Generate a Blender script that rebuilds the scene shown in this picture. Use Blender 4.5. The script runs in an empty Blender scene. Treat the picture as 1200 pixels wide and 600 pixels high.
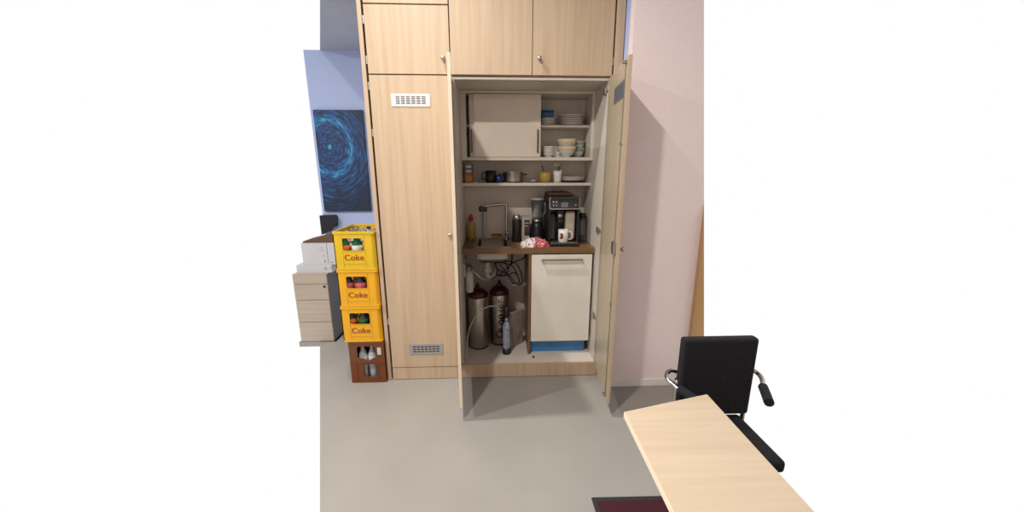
import bpy, bmesh, math, random
from mathutils import Vector, Matrix
random.seed(7)
PI = math.pi
scene = bpy.context.scene
col = scene.collection

# ------------------------------------------------------------------ camera, light, exposure
CAM = Vector((0.29981, -2.71460, 1.64484))
cam_data = bpy.data.cameras.new('camera')
cam = bpy.data.objects.new('camera', cam_data); col.objects.link(cam)
r_ = Vector((0.99914, -0.04147, -0.00067)); d_ = Vector((-0.01004, -0.22626, -0.97402)); f_ = Vector((0.04024, 0.97318, -0.22648))
m = Matrix((r_, -d_, -f_)).transposed().to_4x4(); m.translation = CAM
cam.matrix_world = m
cam_data.sensor_fit = 'HORIZONTAL'; cam_data.sensor_width = 36; cam_data.lens = 36*430/1200
cam_data.clip_start = 0.02
scene.camera = cam
scene.view_settings.view_transform = 'Standard'
scene.view_settings.look = 'None'
scene.view_settings.gamma = 1
scene.view_settings.use_curve_mapping = False
scene.view_settings.exposure = 0

world = bpy.data.worlds.new('daylight'); scene.world = world; world.use_nodes = True
bg = world.node_tree.nodes['Background']
bg.inputs[0].default_value = (1, 1, 1, 1); bg.inputs[1].default_value = 1.0

def lamp(name, loc, energy, size, color, aim=None, spread=180):
    ld = bpy.data.lights.new(name, 'AREA'); ld.shape = 'DISK'; ld.size = size; ld.energy = energy; ld.color = color
    ld.spread = math.radians(spread)
    o = bpy.data.objects.new(name, ld); col.objects.link(o); o.location = loc
    if aim: o.rotation_euler = (Vector(aim)-Vector(loc)).to_track_quat('-Z', 'Y').to_euler()
    return o
lamp('ceiling_lamp', (-0.63, -0.59, 3.97), 21, 0.07, (1.0, 0.95, 0.89), (0.7, -0.9, 0), 85)
lamp('pendant_lamp', (-2.65, -1.78, 3.40), 106, 0.10, (1.0, 0.95, 0.90))
lamp('ceiling_lamp', (-0.52, -2.10, 3.70), 84, 0.14, (1.0, 0.93, 0.86))

# ------------------------------------------------------------------ materials
def mat(name, color, rough=0.5, metal=0.0, coat=0.0, trans=0.0, noise=None, bump=0.0, spec=0.5, ior=1.45, alpha=1.0):
    """noise = (colour2, (sx,sy,sz), lo, hi, detail)"""
    M = bpy.data.materials.new(name); M.use_nodes = True
    nt = M.node_tree; b = nt.nodes['Principled BSDF']
    b.inputs['Base Color'].default_value = (*color, 1); b.inputs['Roughness'].default_value = rough
    b.inputs['Metallic'].default_value = metal; b.inputs['Coat Weight'].default_value = coat
    b.inputs['Transmission Weight'].default_value = trans; b.inputs['Specular IOR Level'].default_value = spec
    b.inputs['IOR'].default_value = ior; b.inputs['Alpha'].default_value = alpha
    tc = nt.nodes.new('ShaderNodeTexCoord'); mp = nt.nodes.new('ShaderNodeMapping'); nz = nt.nodes.new('ShaderNodeTexNoise')
    rp = nt.nodes.new('ShaderNodeValToRGB')
    nt.links.new(tc.outputs['Object'], mp.inputs[0]); nt.links.new(mp.outputs[0], nz.inputs[0]); nt.links.new(nz.outputs[0], rp.inputs[0])
    if noise is None:
        c2 = tuple(c*0.93 for c in color); noise = (c2, (6, 6, 6), .3, .7, 2)
    c2, sc, lo, hi, det = noise
    mp.inputs['Scale'].default_value = sc; nz.inputs['Scale'].default_value = 1; nz.inputs['Detail'].default_value = det
    rp.color_ramp.elements[0].position = lo; rp.color_ramp.elements[0].color = (*c2, 1)
    rp.color_ramp.elements[1].position = hi; rp.color_ramp.elements[1].color = (*color, 1)
    nt.links.new(rp.outputs[0], b.inputs['Base Color'])
    if bump:
        bn = nt.nodes.new('ShaderNodeBump'); bn.inputs['Strength'].default_value = bump; bn.inputs['Distance'].default_value = 0.002
        nt.links.new(nz.outputs[0], bn.inputs['Height']); nt.links.new(bn.outputs[0], b.inputs['Normal'])
    return M

W1 = (0.505, 0.39, 0.265); W2 = (0.44, 0.325, 0.21)
M_wood = mat('light_beech_laminate', W1, .5, noise=(W2, (38, 38, 1.6), .30, .68, 4), spec=.5)
M_woodx = mat('light_maple_tabletop', (0.53, 0.43, 0.31), .45, noise=((0.48, 0.375, 0.26), (1.6, 45, 45), .3, .7, 4))
M_wooddoor = mat('orange_beech_door', (0.50, 0.30, 0.135), .4, noise=((0.43, 0.25, 0.10), (30, 30, 1.2), .3, .7, 4))
M_ped = mat('pale_ash_laminate', (0.42, 0.36, 0.29), .45, noise=((0.36, 0.30, 0.235), (1.5, 30, 40), .3, .7, 4))
M_edge = mat('cream_door_edge', (0.80, 0.70, 0.52), .45)
M_inner = mat('warm_white_melamine', (0.62, 0.57, 0.50), .4)
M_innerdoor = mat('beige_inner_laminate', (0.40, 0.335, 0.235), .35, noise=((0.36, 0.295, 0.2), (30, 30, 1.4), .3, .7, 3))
M_slide = mat('cream_gloss_sliding_panel', (0.64, 0.585, 0.49), .12, coat=.6)
M_fridge = mat('cream_gloss_front', (0.76, 0.73, 0.65), .10, coat=.6)
M_top = mat('oak_worktop', (0.215, 0.122, 0.055), .35, noise=((0.14, 0.075, 0.032), (1.5, 40, 40), .25, .75, 4))
M_brown = mat('brown_oak_panel', (0.20, 0.115, 0.052), .45, noise=((0.14, 0.075, 0.03), (40, 40, 1.5), .3, .7, 4))
M_floor = mat('grey_linoleum', (0.285, 0.272, 0.247), .38, noise=((0.255, 0.243, 0.218), (2.2, 2.2, 2.2), .3, .7, 6), spec=.35)
M_blue_wall = mat('pale_blue_paint_and_light', (0.42, 0.50, 0.74), .85, noise=((0.41, 0.49, 0.725), (2, 2, 2), .3, .7, 3), bump=.1)  # paint on the left wall; on the return it stands for window light
M_pink_wall = mat('pinkish_woodchip_wall', (0.80, 0.69, 0.66), .9, noise=((0.765, 0.66, 0.63), (90, 90, 90), .35, .65, 3), bump=.9)
M_ceil = mat('ceiling_paint', (0.40, 0.42, 0.50), .9)
M_base = mat('white_baseboard', (0.80, 0.75, 0.72), .4)
M_black = mat('black_plastic', (0.012, 0.012, 0.014), .35)
M_gap = mat('dark_gap_strip', (0.05, 0.028, 0.015), .8)
M_blackfab = mat('black_fabric', (0.005, 0.005, 0.007), .9, bump=.4, noise=((0.006, 0.006, 0.008), (200, 200, 200), .3, .7, 2))
M_chrome = mat('chrome', (0.50, 0.48, 0.46), .15, metal=1)
M_steel = mat('brushed_steel', (0.50, 0.47, 0.43), .30, metal=1, noise=((0.42, 0.39, 0.35), (60, 60, 2), .3, .7, 3))
M_sink = mat('dull_sink_steel', (0.24, 0.215, 0.18), .32, metal=1)
M_steelh = mat('satin_nickel', (0.45, 0.42, 0.38), .35, metal=1)
M_handle = mat('dark_satin_nickel', (0.16, 0.145, 0.13), .35, metal=1)
M_red = mat('dark_red_plastic', (0.045, 0.003, 0.008), .3)
M_capred = mat('red_plastic', (0.5, 0.03, 0.02), .35)
M_white = mat('white_ceramic', (0.62, 0.61, 0.58), .15)
M_plastic = mat('white_plastic', (0.55, 0.53, 0.48), .4)
M_vent = mat('white_vent_plastic', (0.66, 0.66, 0.66), .4)
M_ventd = mat('dark_vent_metal', (0.14, 0.15, 0.16), .5)
M_ventg = mat('grey_vent_metal', (0.30, 0.30, 0.29), .4)
M_yel = mat('yellow_crate_plastic', (0.64, 0.43, 0.015), .38)
M_yelor = mat('amber_crate_plastic', (0.72, 0.37, 0.010), .38)
M_brn = mat('brown_crate_plastic', (0.145, 0.042, 0.010), .4)
M_logo = mat('red_print', (0.34, 0.045, 0.010), .5)
M_glassc = mat('clear_glass', (0.93, 0.95, 0.94), .04, trans=.95, alpha=1)
M_glassg = mat('green_glass', (0.02, 0.20, 0.07), .06, trans=.5)
M_glassd = mat('dark_glass', (0.05, 0.06, 0.05), .06, trans=.3)
M_milk = mat('frosted_white_glass', (0.55, 0.60, 0.62), .3, trans=.2)
M_labo = mat('orange_label', (0.75, 0.14, 0.02), .5)
M_labw = mat('white_label', (0.62, 0.62, 0.62), .5)
M_labp = mat('pink_label', (0.55, 0.10, 0.13), .5)
M_blue = mat('blue_plastic', (0.01, 0.10, 0.23), .35)
M_bluef = mat('blue_protective_film', (0.06, 0.23, 0.50), .35, noise=((0.04, 0.18, 0.42), (12, 12, 3), .3, .7, 3))
M_bluem = mat('dark_blue_glaze', (0.01, 0.03, 0.09), .2)
M_cream = mat('cream_glaze', (0.62, 0.50, 0.30), .25)
M_yelglz = mat('yellow_glaze', (0.36, 0.25, 0.05), .3)
M_soap = mat('yellow_dish_soap', (0.50, 0.42, 0.12), .2, trans=.35)
M_sponge = mat('yellow_sponge', (0.55, 0.33, 0.04), .95, bump=.8, noise=((0.4, 0.22, 0.02), (150, 150, 150), .3, .7, 2))
M_orange = mat('orange_carton', (0.55, 0.20, 0.02), .6, noise=((0.35, 0.10, 0.01), (60, 60, 60), .4, .6, 2))
M_card = mat('white_cardboard', (0.52, 0.52, 0.54), .8)
M_cardb = mat('brown_cardboard', (0.12, 0.065, 0.04), .8)
M_print = mat('grey_print', (0.10, 0.10, 0.13), .7)
M_carton = mat('cream_carton', (0.42, 0.37, 0.29), .6)
M_grey = mat('grey_side_laminate', (0.13, 0.13, 0.125), .5)
M_mat = mat('burgundy_pile', (0.060, 0.004, 0.014), .95, bump=1.0, noise=((0.022, 0.003, 0.007), (160, 160, 160), .3, .7, 2))
M_rub = mat('black_rubber', (0.018, 0.017, 0.018), .7)
M_bluegrey = mat('blue_grey_cylinder_paint', (0.16, 0.22, 0.31), .35, noise=((0.30, 0.33, 0.38), (40, 40, 22), .45, .6, 2))
M_foil = mat('wrapped_grey_board', (0.22, 0.17, 0.145), .35, noise=((0.35, 0.31, 0.28), (30, 30, 9), .35, .7, 5), bump=.5)
M_brnleaf = mat('brown_motif', (0.16, 0.03, 0.015), .3)
M_coffee = mat('dark_coffee_beans', (0.05, 0.022, 0.012), .6)
M_display = mat('dark_display', (0.03, 0.028, 0.035), .15)
M_icon = mat('pale_icon_print', (0.45, 0.45, 0.45), .4)

def towel_mat():
    M = bpy.data.materials.new('red_white_checked_cloth'); M.use_nodes = True; nt = M.node_tree; b = nt.nodes['Principled BSDF']
    b.inputs['Roughness'].default_value = .95
    tc = nt.nodes.new('ShaderNodeTexCoord'); vo = nt.nodes.new('ShaderNodeTexNoise'); vo.inputs['Scale'].default_value = 60; vo.inputs['Detail'].default_value = 3
    sep = nt.nodes.new('ShaderNodeSeparateXYZ'); mr = nt.nodes.new('ShaderNodeMapRange')
    mr.inputs['From Min'].default_value = -.05; mr.inputs['From Max'].default_value = .02
    mr.inputs['To Min'].default_value = 0; mr.inputs['To Max'].default_value = .2
    nt.links.new(tc.outputs['Object'], vo.inputs[0]); nt.links.new(tc.outputs['Object'], sep.inputs[0]); nt.links.new(sep.outputs[0], mr.inputs[0])
    ad = nt.nodes.new('ShaderNodeMath'); nt.links.new(vo.outputs[0], ad.inputs[0]); nt.links.new(mr.outputs[0], ad.inputs[1])
    rp = nt.nodes.new('ShaderNodeValToRGB'); rp.color_ramp.elements[0].position = .58; rp.color_ramp.elements[1].position = .64
    rp.color_ramp.elements[0].color = (.55, .53, .52, 1); rp.color_ramp.elements[1].color = (.42, .06, .07, 1)
    nt.links.new(ad.outputs[0], rp.inputs[0]); nt.links.new(rp.outputs[0], b.inputs['Base Color'])
    return M
M_towel = towel_mat()

PCX, PCZ = -0.115, -0.062
def painting_mat():
    M = bpy.data.materials.new('swirling_blue_acrylic'); M.use_nodes = True; nt = M.node_tree; b = nt.nodes['Principled BSDF']
    b.inputs['Roughness'].default_value = .55
    N = nt.nodes.new; L = nt.links.new
    tc = N('ShaderNodeTexCoord'); mp = N('ShaderNodeMapping'); mp.inputs['Location'].default_value = (PCX, 0, PCZ); mp.inputs['Scale'].default_value = (1, 0, .80)
    L(tc.outputs['Object'], mp.inputs[0])
    ln = N('ShaderNodeVectorMath'); ln.operation = 'LENGTH'; L(mp.outputs[0], ln.inputs[0])
    sp = N('ShaderNodeSeparateXYZ'); L(mp.outputs[0], sp.inputs[0])
    at = N('ShaderNodeMath'); at.operation = 'ARCTAN2'; L(sp.outputs[2], at.inputs[0]); L(sp.outputs[0], at.inputs[1])
    sn = N('ShaderNodeMath'); sn.operation = 'SINE'; L(at.outputs[0], sn.inputs[0])
    cs = N('ShaderNodeMath'); cs.operation = 'COSINE'; L(at.outputs[0], cs.inputs[0])
    cb = N('ShaderNodeCombineXYZ')
    r18 = N('ShaderNodeMath'); r18.operation = 'MULTIPLY'; r18.inputs[1].default_value = 46; L(ln.outputs['Value'], r18.inputs[0])
    m3 = N('ShaderNodeMath'); m3.operation = 'MULTIPLY'; m3.inputs[1].default_value = 2.2; L(sn.outputs[0], m3.inputs[0])
    m4 = N('ShaderNodeMath'); m4.operation = 'MULTIPLY'; m4.inputs[1].default_value = 2.2; L(cs.outputs[0], m4.inputs[0])
    L(r18.outputs[0], cb.inputs[0]); L(m3.outputs[0], cb.inputs[1]); L(m4.outputs[0], cb.inputs[2])
    nz = N('ShaderNodeTexNoise'); nz.inputs['Scale'].default_value = 1.5; nz.inputs['Detail'].default_value = 6; nz.inputs['Roughness'].default_value = .65
    L(cb.outputs[0], nz.inputs[0])
    rp = N('ShaderNodeValToRGB'); e = rp.color_ramp.elements
    e[0].position = .38; e[0].color = (.002, .012, .03, 1); e[1].position = .80; e[1].color = (.08, .46, .62, 1)
    a = e.new(.50); a.color = (.004, .03, .10, 1); a = e.new(.58); a.color = (.006, .07, .26, 1); a = e.new(.68); a.color = (.01, .17, .33, 1)
    # bright ring
    rg = N('ShaderNodeMath'); rg.operation = 'SUBTRACT'; rg.inputs[1].default_value = .225; L(ln.outputs['Value'], rg.inputs[0])
    ab = N('ShaderNodeMath'); ab.operation = 'ABSOLUTE'; L(rg.outputs[0], ab.inputs[0])
    mr = N('ShaderNodeMapRange'); mr.inputs['From Min'].default_value = 0; mr.inputs['From Max'].default_value = .05; mr.inputs['To Min'].default_value = .16; mr.inputs['To Max'].default_value = 0
    L(ab.outputs[0], mr.inputs[0])
    m2 = N('ShaderNodeMapRange'); m2.inputs['From Min'].default_value = 0; m2.inputs['From Max'].default_value = .03; m2.inputs['To Min'].default_value = .35; m2.inputs['To Max'].default_value = 0
    L(ln.outputs['Value'], m2.inputs[0])
    ou = N('ShaderNodeMapRange'); ou.inputs['From Min'].default_value = .36; ou.inputs['From Max'].default_value = .50; ou.inputs['To Min'].default_value = 0; ou.inputs['To Max'].default_value = -.10
    L(ln.outputs['Value'], ou.inputs[0])
    s = N('ShaderNodeMath'); L(nz.outputs[0], s.inputs[0]); L(mr.outputs[0], s.inputs[1])
    s2 = N('ShaderNodeMath'); L(s.outputs[0], s2.inputs[0]); L(m2.outputs[0], s2.inputs[1])
    s3 = N('ShaderNodeMath'); L(s2.outputs[0], s3.inputs[0]); L(ou.outputs[0], s3.inputs[1])
    L(s3.outputs[0], rp.inputs[0]); L(rp.outputs[0], b.inputs['Base Color'])
    return M
M_paint = painting_mat()

# ------------------------------------------------------------------ helpers
def BM(): return bmesh.new()
def box(bm, x0, x1, y0, y1, z0, z1, bev=0.0, seg=2, mtx=None):
    t = bmesh.new(); bmesh.ops.create_cube(t, size=1)
    bmesh.ops.scale(t, vec=(abs(x1-x0), abs(y1-y0), abs(z1-z0)), verts=t.verts)
    if bev: bmesh.ops.bevel(t, geom=t.edges[:], offset=bev, segments=seg, affect='EDGES', profile=.5)
    bmesh.ops.translate(t, vec=((x0+x1)/2, (y0+y1)/2, (z0+z1)/2), verts=t.verts)
    join(bm, t, mtx); return bm
def join(bm, t, mtx=None):
    if mtx is not None: bmesh.ops.transform(t, matrix=mtx, verts=t.verts)
    me = bpy.data.meshes.new('tmp'); t.to_mesh(me); t.free(); bm.from_mesh(me); bpy.data.meshes.remove(me)
def lathe(bm, prof, n=28, mtx=None, loc=(0, 0, 0)):
    t = bmesh.new(); rings = []
    for r, z in prof:
        if r < 1e-6: rings.append([t.verts.new((0, 0, z))])
        else: rings.append([t.verts.new((r*math.cos(2*PI*k/n), r*math.sin(2*PI*k/n), z)) for k in range(n)])
    for a, b in zip(rings, rings[1:]):
        if len(a) == 1 and len(b) == 1: continue
        for k in range(n):
            k2 = (k+1) % n
            if len(a) == 1: t.faces.new((a[0], b[k2], b[k]))
            elif len(b) == 1: t.faces.new((a[k], a[k2], b[0]))
            else: t.faces.new((a[k], a[k2], b[k2], b[k]))
    bmesh.ops.recalc_face_normals(t, faces=t.faces)
    bmesh.ops.translate(t, vec=loc, verts=t.verts)
    for f in t.faces: f.smooth = True
    join(bm, t, mtx); return bm
def smooth_path(pts, sub=6):
    pts = [Vector(p) for p in pts]; out = []
    for i in range(len(pts)-1):
        p0 = pts[max(i-1, 0)]; p1 = pts[i]; p2 = pts[i+1]; p3 = pts[min(i+2, len(pts)-1)]
        for k in range(sub):
            t = k/sub
            out.append(0.5*((2*p1)+(-p0+p2)*t+(2*p0-5*p1+4*p2-p3)*t*t+(-p0+3*p1-3*p2+p3)*t**3))
    out.append(pts[-1]); return out
def tube(bm, pts, r, n=10, smooth=True, sub=6):
    P = smooth_path(pts, sub) if smooth else [Vector(p) for p in pts]
    t = bmesh.new(); rings = []; up = None
    for i, p in enumerate(P):
        d = (P[min(i+1, len(P)-1)]-P[max(i-1, 0)]).normalized()
        if up is None: up = d.orthogonal().normalized()
        up = (up-d*up.dot(d)).normalized(); s = d.cross(up)
        rr = r[min(i, len(r)-1)] if isinstance(r, (list, tuple)) else r
        rings.append([t.verts.new(p+rr*(math.cos(2*PI*k/n)*up+math.sin(2*PI*k/n)*s)) for k in range(n)])
    for a, b in zip(rings, rings[1:]):
        for k in range(n): t.faces.new((a[k], a[(k+1) % n], b[(k+1) % n], b[k]))
    t.faces.new(rings[0][::-1]); t.faces.new(rings[-1])
    bmesh.ops.recalc_face_normals(t, faces=t.faces)
    for f in t.faces: f.smooth = len(f.verts) == 4
    join(bm, t); return bm
def prism(bm, poly, z0, z1, mtx=None):
    t = bmesh.new(); a = [t.verts.new((x, y, z0)) for x, y in poly]; b = [t.verts.new((x, y, z1)) for x, y in poly]
    t.faces.new(a[::-1]); t.faces.new(b); n = len(poly)
    for k in range(n): t.faces.new((a[k], a[(k+1) % n], b[(k+1) % n], b[k]))
    bmesh.ops.recalc_face_normals(t, faces=t.faces); join(bm, t, mtx); return bm
def rrect(x0, x1, y0, y1, r, n=4):
    out = []
    for cx, cy, a in ((x1-r, y0+r, -90), (x1-r, y1-r, 0), (x0+r, y1-r, 90), (x0+r, y0+r, 180)):
        for k in range(n+1):
            t = math.radians(a+90*k/n); out.append((cx+r*math.cos(t), cy+r*math.sin(t)))
    return out
def plate(bm, outer, holes, th, mtx=None):
    """flat plate in the local XZ plane (front at y=0, thickness towards +y) with real holes"""
    t = bmesh.new()
    for loop in [outer]+holes:
        vs = [t.verts.new((x, 0, z)) for x, z in loop]
        for k in range(len(vs)): t.edges.new((vs[k], vs[(k+1) % len(vs)]))
    bmesh.ops.triangle_fill(t, use_beauty=True, use_dissolve=False, edges=t.edges[:], normal=(0, -1, 0))
    g = bmesh.ops.extrude_face_region(t, geom=t.faces[:])
    bmesh.ops.translate(t, vec=(0, th, 0), verts=[v for v in g['geom'] if isinstance(v, bmesh.types.BMVert)])
    bmesh.ops.recalc_face_normals(t, faces=t.faces); join(bm, t, mtx); return bm

# the modelled room stops at two upright section planes, left and right of the cupboards
def cut(bm, side):
    if side == 'L': no, inner = Vector((1.02020, 0.46775, -0.11918)), False
    else: no, inner = Vector((0.97808, -0.55070, 0.11784)), True
    r = bmesh.ops.bisect_plane(bm, geom=bm.verts[:]+bm.edges[:]+bm.faces[:], plane_co=CAM, plane_no=no, clear_outer=(side == 'R'), clear_inner=(side == 'L'))
    ed = [e for e in r['geom_cut'] if isinstance(e, bmesh.types.BMEdge)]
    if ed: bmesh.ops.holes_fill(bm, edges=ed, sides=0)
    return bm

def obj(name, bm, material, parent=None, world=True, loc=None, autosmooth=False):
    me = bpy.data.meshes.new(name); bm.to_mesh(me); bm.free(); me.materials.append(material)
    o = bpy.data.objects.new(name, me); col.objects.link(o)
    if loc is not None: o.location = loc
    if parent is not None:
        o.parent = parent
        if world:
            root = parent
            off = Vector((0, 0, 0))
            while root is not None:
                off += Vector(root.location) if root.parent is None else Vector((0, 0, 0))
                root = root.parent
            if parent.parent is None and parent.type == 'EMPTY':
                o.matrix_parent_inverse = Matrix.Translation(-off)
    return o
def thing(name, label, cat, loc=(0, 0, 0), group=None, rz=0):
    o = bpy.data.objects.new(name, None); col.objects.link(o); o.location = loc; o.rotation_euler = (0, 0, rz)
    o.empty_display_size = .05
    o['label'] = label; o['category'] = cat
    if group: o['group'] = group
    return o
def tag(o, label, cat, group=None):
    o['label'] = label; o['category'] = cat
    if group: o['group'] = group
    return o
def struct(name, bm, material):
    o = obj(name, bm, material); o['kind'] = 'structure'; return o
def copy_tree(src, loc, label, rz=None):
    kids = {}
    for o in list(bpy.data.objects):
        if o.parent: kids.setdefault(o.parent.name, []).append(o)
    def rec(o, par):
        c = o.copy(); col.objects.link(c)
        if par is not None:
            c.parent = par; c.matrix_parent_inverse = o.matrix_parent_inverse.copy()
        for k in kids.get(o.name, []): rec(k, c)
        return c
    r = rec(src, None); r.location = loc; r['label'] = label
    if rz is not None: r.rotation_euler = (0, 0, rz)
    return r
def text_bm(txt, size, depth, mtx, offset=0.0, spacing=1.0):
    cu = bpy.data.curves.new('t', 'FONT'); cu.body = txt; cu.size = size; cu.extrude = depth; cu.offset = 0
    cu.align_x = 'CENTER'; cu.align_y = 'CENTER'; cu.space_character = spacing
    o = bpy.data.objects.new('t', cu); col.objects.link(o)
    dg = bpy.context.evaluated_depsgraph_get(); me = bpy.data.meshes.new_from_object(o.evaluated_get(dg))
    bm = bmesh.new()
    for k, dx in enumerate(((0,) if not offset else (-offset, 0, offset))):
        n0 = len(bm.verts); bm.from_mesh(me); bm.verts.ensure_lookup_table()
        bmesh.ops.translate(bm, vec=(dx, 0, k*.00007), verts=bm.verts[n0:])
    bmesh.ops.transform(bm, matrix=mtx, verts=bm.verts)
    bpy.data.objects.remove(o); bpy.data.curves.remove(cu); bpy.data.meshes.remove(me)
    return bm
FRONT = Matrix.Rotation(PI/2, 4, 'X')      # XY drawing -> upright, facing -Y

# ------------------------------------------------------------------ the room
bm = BM(); box(bm, -2.4, 3.4, -1.25, 1.5, -0.05, 0); cut(bm, 'L'); cut(bm, 'R'); box(bm, -4.2, 3.2, -4.2, -1.36, -0.05, 0); box(bm, -2.1, 1.3, -1.36, -1.25, -.05, 0); box(bm, 1.3, 1.56, -1.36, -1.12, -.05, 0); box(bm, -1.66, -1.3, .70, 1.5, -.05, 0)
struct('floor', bm, M_floor)
bm = BM(); box(bm, -2.4, -0.60, 0.2, 1.5, 2.85, 2.90); cut(bm, 'L'); box(bm, -.6, 1.16, .03, .62, 2.846, 2.9); box(bm, -4.2, 3.2, -4.2, 0.6, 4.0, 4.05)
struct('ceiling', bm, M_ceil)
bm = BM(); box(bm, -1.66, -0.60, 1.5, 1.6, 0, 2.85); struct('wall_left', bm, M_blue_wall)
bm = BM(); box(bm, 1.172, 3.4, -0.175, -0.10, 0, 2.85); cut(bm, 'R'); struct('wall_right', bm, M_pink_wall)
bm = BM(); box(bm, -4.2, 3.2, -4.3, -4.2, 0, 4.0); struct('unseen_wall_behind', bm, M_pink_wall)  # out of view, added to cut white ambient light and raise contrast
bm = BM(); box(bm, 3.1, 3.2, -4.2, -1.5, 0, 4.0); struct('unseen_wall_far_right', bm, M_pink_wall)  # unseen side wall, added to hold back world light from the right
bm = BM(); box(bm, -4.3, -4.2, -4.2, -1.0, 0, 4.0); struct('unseen_wall_far_left', bm, M_blue_wall)  # unseen as well, added to block ambient light from the rear left
bm = BM(); box(bm, 1.172, 1.19, -0.10, 0.7, 0, 2.85); struct('wall_return', bm, M_blue_wall)  # side face of the pier; bluish window light is put into its colour
bm = BM(); box(bm, 1.172, 1.75, -0.190, -0.175, 0, 0.060, .003); cut(bm, 'R'); struct('baseboard_right', bm, M_base)
bm = BM(); box(bm, 1.755, 2.4, -0.215, -0.175, 0, 2.05, .003); cut(bm, 'R'); struct('door_1', bm, M_wooddoor)

# ------------------------------------------------------------------ cupboards
def knob(parent, x, y, z, axis='-y', r=.015):
    bm = BM(); prof = [(0, 0), (.006, 0), (.006, .012), (r*.8, .014), (r, .020), (r*.92, .027), (r*.5, .030), (0, .030)]
    M = {'-y': Matrix.Rotation(PI/2, 4, 'X'), '+x': Matrix.Rotation(PI/2, 4, 'Y')}[axis]
    lathe(bm, prof, 20, Matrix.Translation((x, y, z)) @ M)
    return obj('knob', bm, M_steelh, parent)
def hinge(parent, x, y, z):
    bm = BM(); box(bm, x-.006, x+.006, y-.004, y+.02, z-.025, z+.025, .002); return obj('hinge', bm, M_steelh, parent)
def vent(parent, x0, x1, z0, z1, yf, m_, rows=5, cols=6, name='vent_grille'):
    bm = BM(); W, H = x1-x0, z1-z0; holes = []
    mx, mz = W*.10, H*.16; cw = (W-2*mx)/cols; rh = (H-2*mz)/rows
    for i in range(cols):
        for j in range(rows):
            holes.append(rrect(x0+mx+i*cw+cw*.10, x0+mx+(i+1)*cw-cw*.10, z0+mz+j*rh+rh*.22, z0+mz+(j+1)*rh-rh*.22, .0012, 1))
    plate(bm, rrect(x0, x1, z0, z1, .004, 3), holes, .004, Matrix.Translation((0, yf-.004, 0)))
    v = obj(name, bm, m_, parent)
    b2 = BM(); box(b2, x0+mx*.8, x1-mx*.8, yf-.001, yf-.0003, z0+mz*.8, z1-mz*.8); obj('vent_backing', b2, M_black, v)
    return v

sc = thing('storage_cupboard', 'tall closed light beech cupboard with two vent grilles, left of the open kitchenette', 'cupboard', (-0.29, 0, 0))
for nm, x0, x1 in (('side_panel', -.588, -.560), ('side_panel', -.022, -.003)):
    bm = BM(); box(bm, x0, x1, 0.002 if x0 > -.5 else -.018, .60, 0, 2.84, .002)
    obj(nm, bm, M_wood, sc)
bm = BM(); box(bm, -.560, -.022, .575, .60, .10, 2.84); obj('back_panel', bm, M_inner, sc)
bm = BM(); bm.free()
for z in (.090, 2.265, 2.682): obj('shelf', box(BM(), -.560, -.022, .01, .575, z, z+.018), M_gap, sc)
bm = BM(); box(bm, -.547, -.004, -.016, .0, .004, .1045, .0015); obj('plinth', bm, M_wood, sc)
for z0, z1, kz, hz in ((.111, 2.268, 1.184, (1.9, 2.20, .5)), (2.276, 2.687, 2.372, (2.36, 2.60)), (2.695, 2.838, None, ())):
    bm = BM(); box(bm, -.546, -.004, -.019, 0, z0, z1, .0015); dr = obj('door', bm, M_wood, sc)
    if kz: knob(dr, -.046, -.019, kz)
    for h in hz: hinge(dr, -.553, -.010, h)
    if z0 < 1:
        vent(dr, -.407, -.146, 2.072, 2.152, -.019, M_vent)
        vent(dr, -.403, -.137, .222, .311, -.019, M_ventg, 3, 7)

oc = thing('overhead_cupboard', 'light beech overhead cupboard with two doors above the open kitchenette', 'cupboard', (.55, 0, 2.27))
bm = BM(); box(bm, 0, .018, .002, .60, 2.272, 2.84); box(bm, 1.082, 1.10, .002, .6, 2.272, 2.84); box(bm, .018, 1.082, .002, .60, 2.272, 2.288); box(bm, .018, 1.082, .585, .60, 2.288, 2.84); box(bm, .541, .559, .004, .58, 2.288, 2.84)
obj('carcass', bm, M_wood, oc)
for x0, x1 in ((.003, .5475), (.5525, 1.096)):
    bm = BM(); box(bm, x0, x1, -.019, 0, 2.276, 2.838, .0015); dr = obj('door', bm, M_wood, oc)
    if x0 > .5: knob(dr, .597, -.019, 2.376); hinge(dr, 1.103, -.010, 2.37)

pc = thing('kitchenette_cupboard', 'open built-in cupboard around the kitchenette, both tall doors swung out', 'cupboard', (.55, 0, 0))
for x0, x1 in ((0.0, .020), (1.083, 1.102)):
    bm = BM(); box(bm, x0, x1, 0, .60, 0, 2.268, .001); obj('side_panel', bm, M_inner, pc)
bm = BM(); box(bm, 1.108, 1.166, -.018, .60, 0, 2.845, .002); obj('filler_panel', bm, M_wood, pc)
bm = BM(); box(bm, .020, 1.083, .59, .605, .12, 2.25); obj('back_panel', bm, M_inner, pc)
bm = BM(); box(bm, .020, 1.083, 0.0, .59, .102, .120, .001); obj('bottom_panel', bm, M_inner, pc)
bm = BM(); box(bm, .020, 1.083, 0.0, .59, 2.250, 2.268, .001); obj('top_panel', bm, M_inner, pc)
bm = BM(); box(bm, .0, 1.102, -.016, 0, .004, .1195, .0015); obj('plinth', bm, M_wood, pc)
bm = BM(); box(bm, .020, 1.083, .36, .59, 1.523, 1.547, .0015); obj('shelf', bm, M_inner, pc)
for h in (.5, 1.20, 2.19):
    bm = BM(); box(bm, 1.068, 1.083, .03, .075, h-.022, h+.022, .003); box(bm, 1.075, 1.090, -.008, .04, h-.008, h+.008, .003); obj('hinge', bm, M_steelh, pc)
bm = BM(); box(bm, .61, .64, .001, .03, 2.244, 2.25, .001); obj('door_catch', bm, M_steelh, pc)
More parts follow.
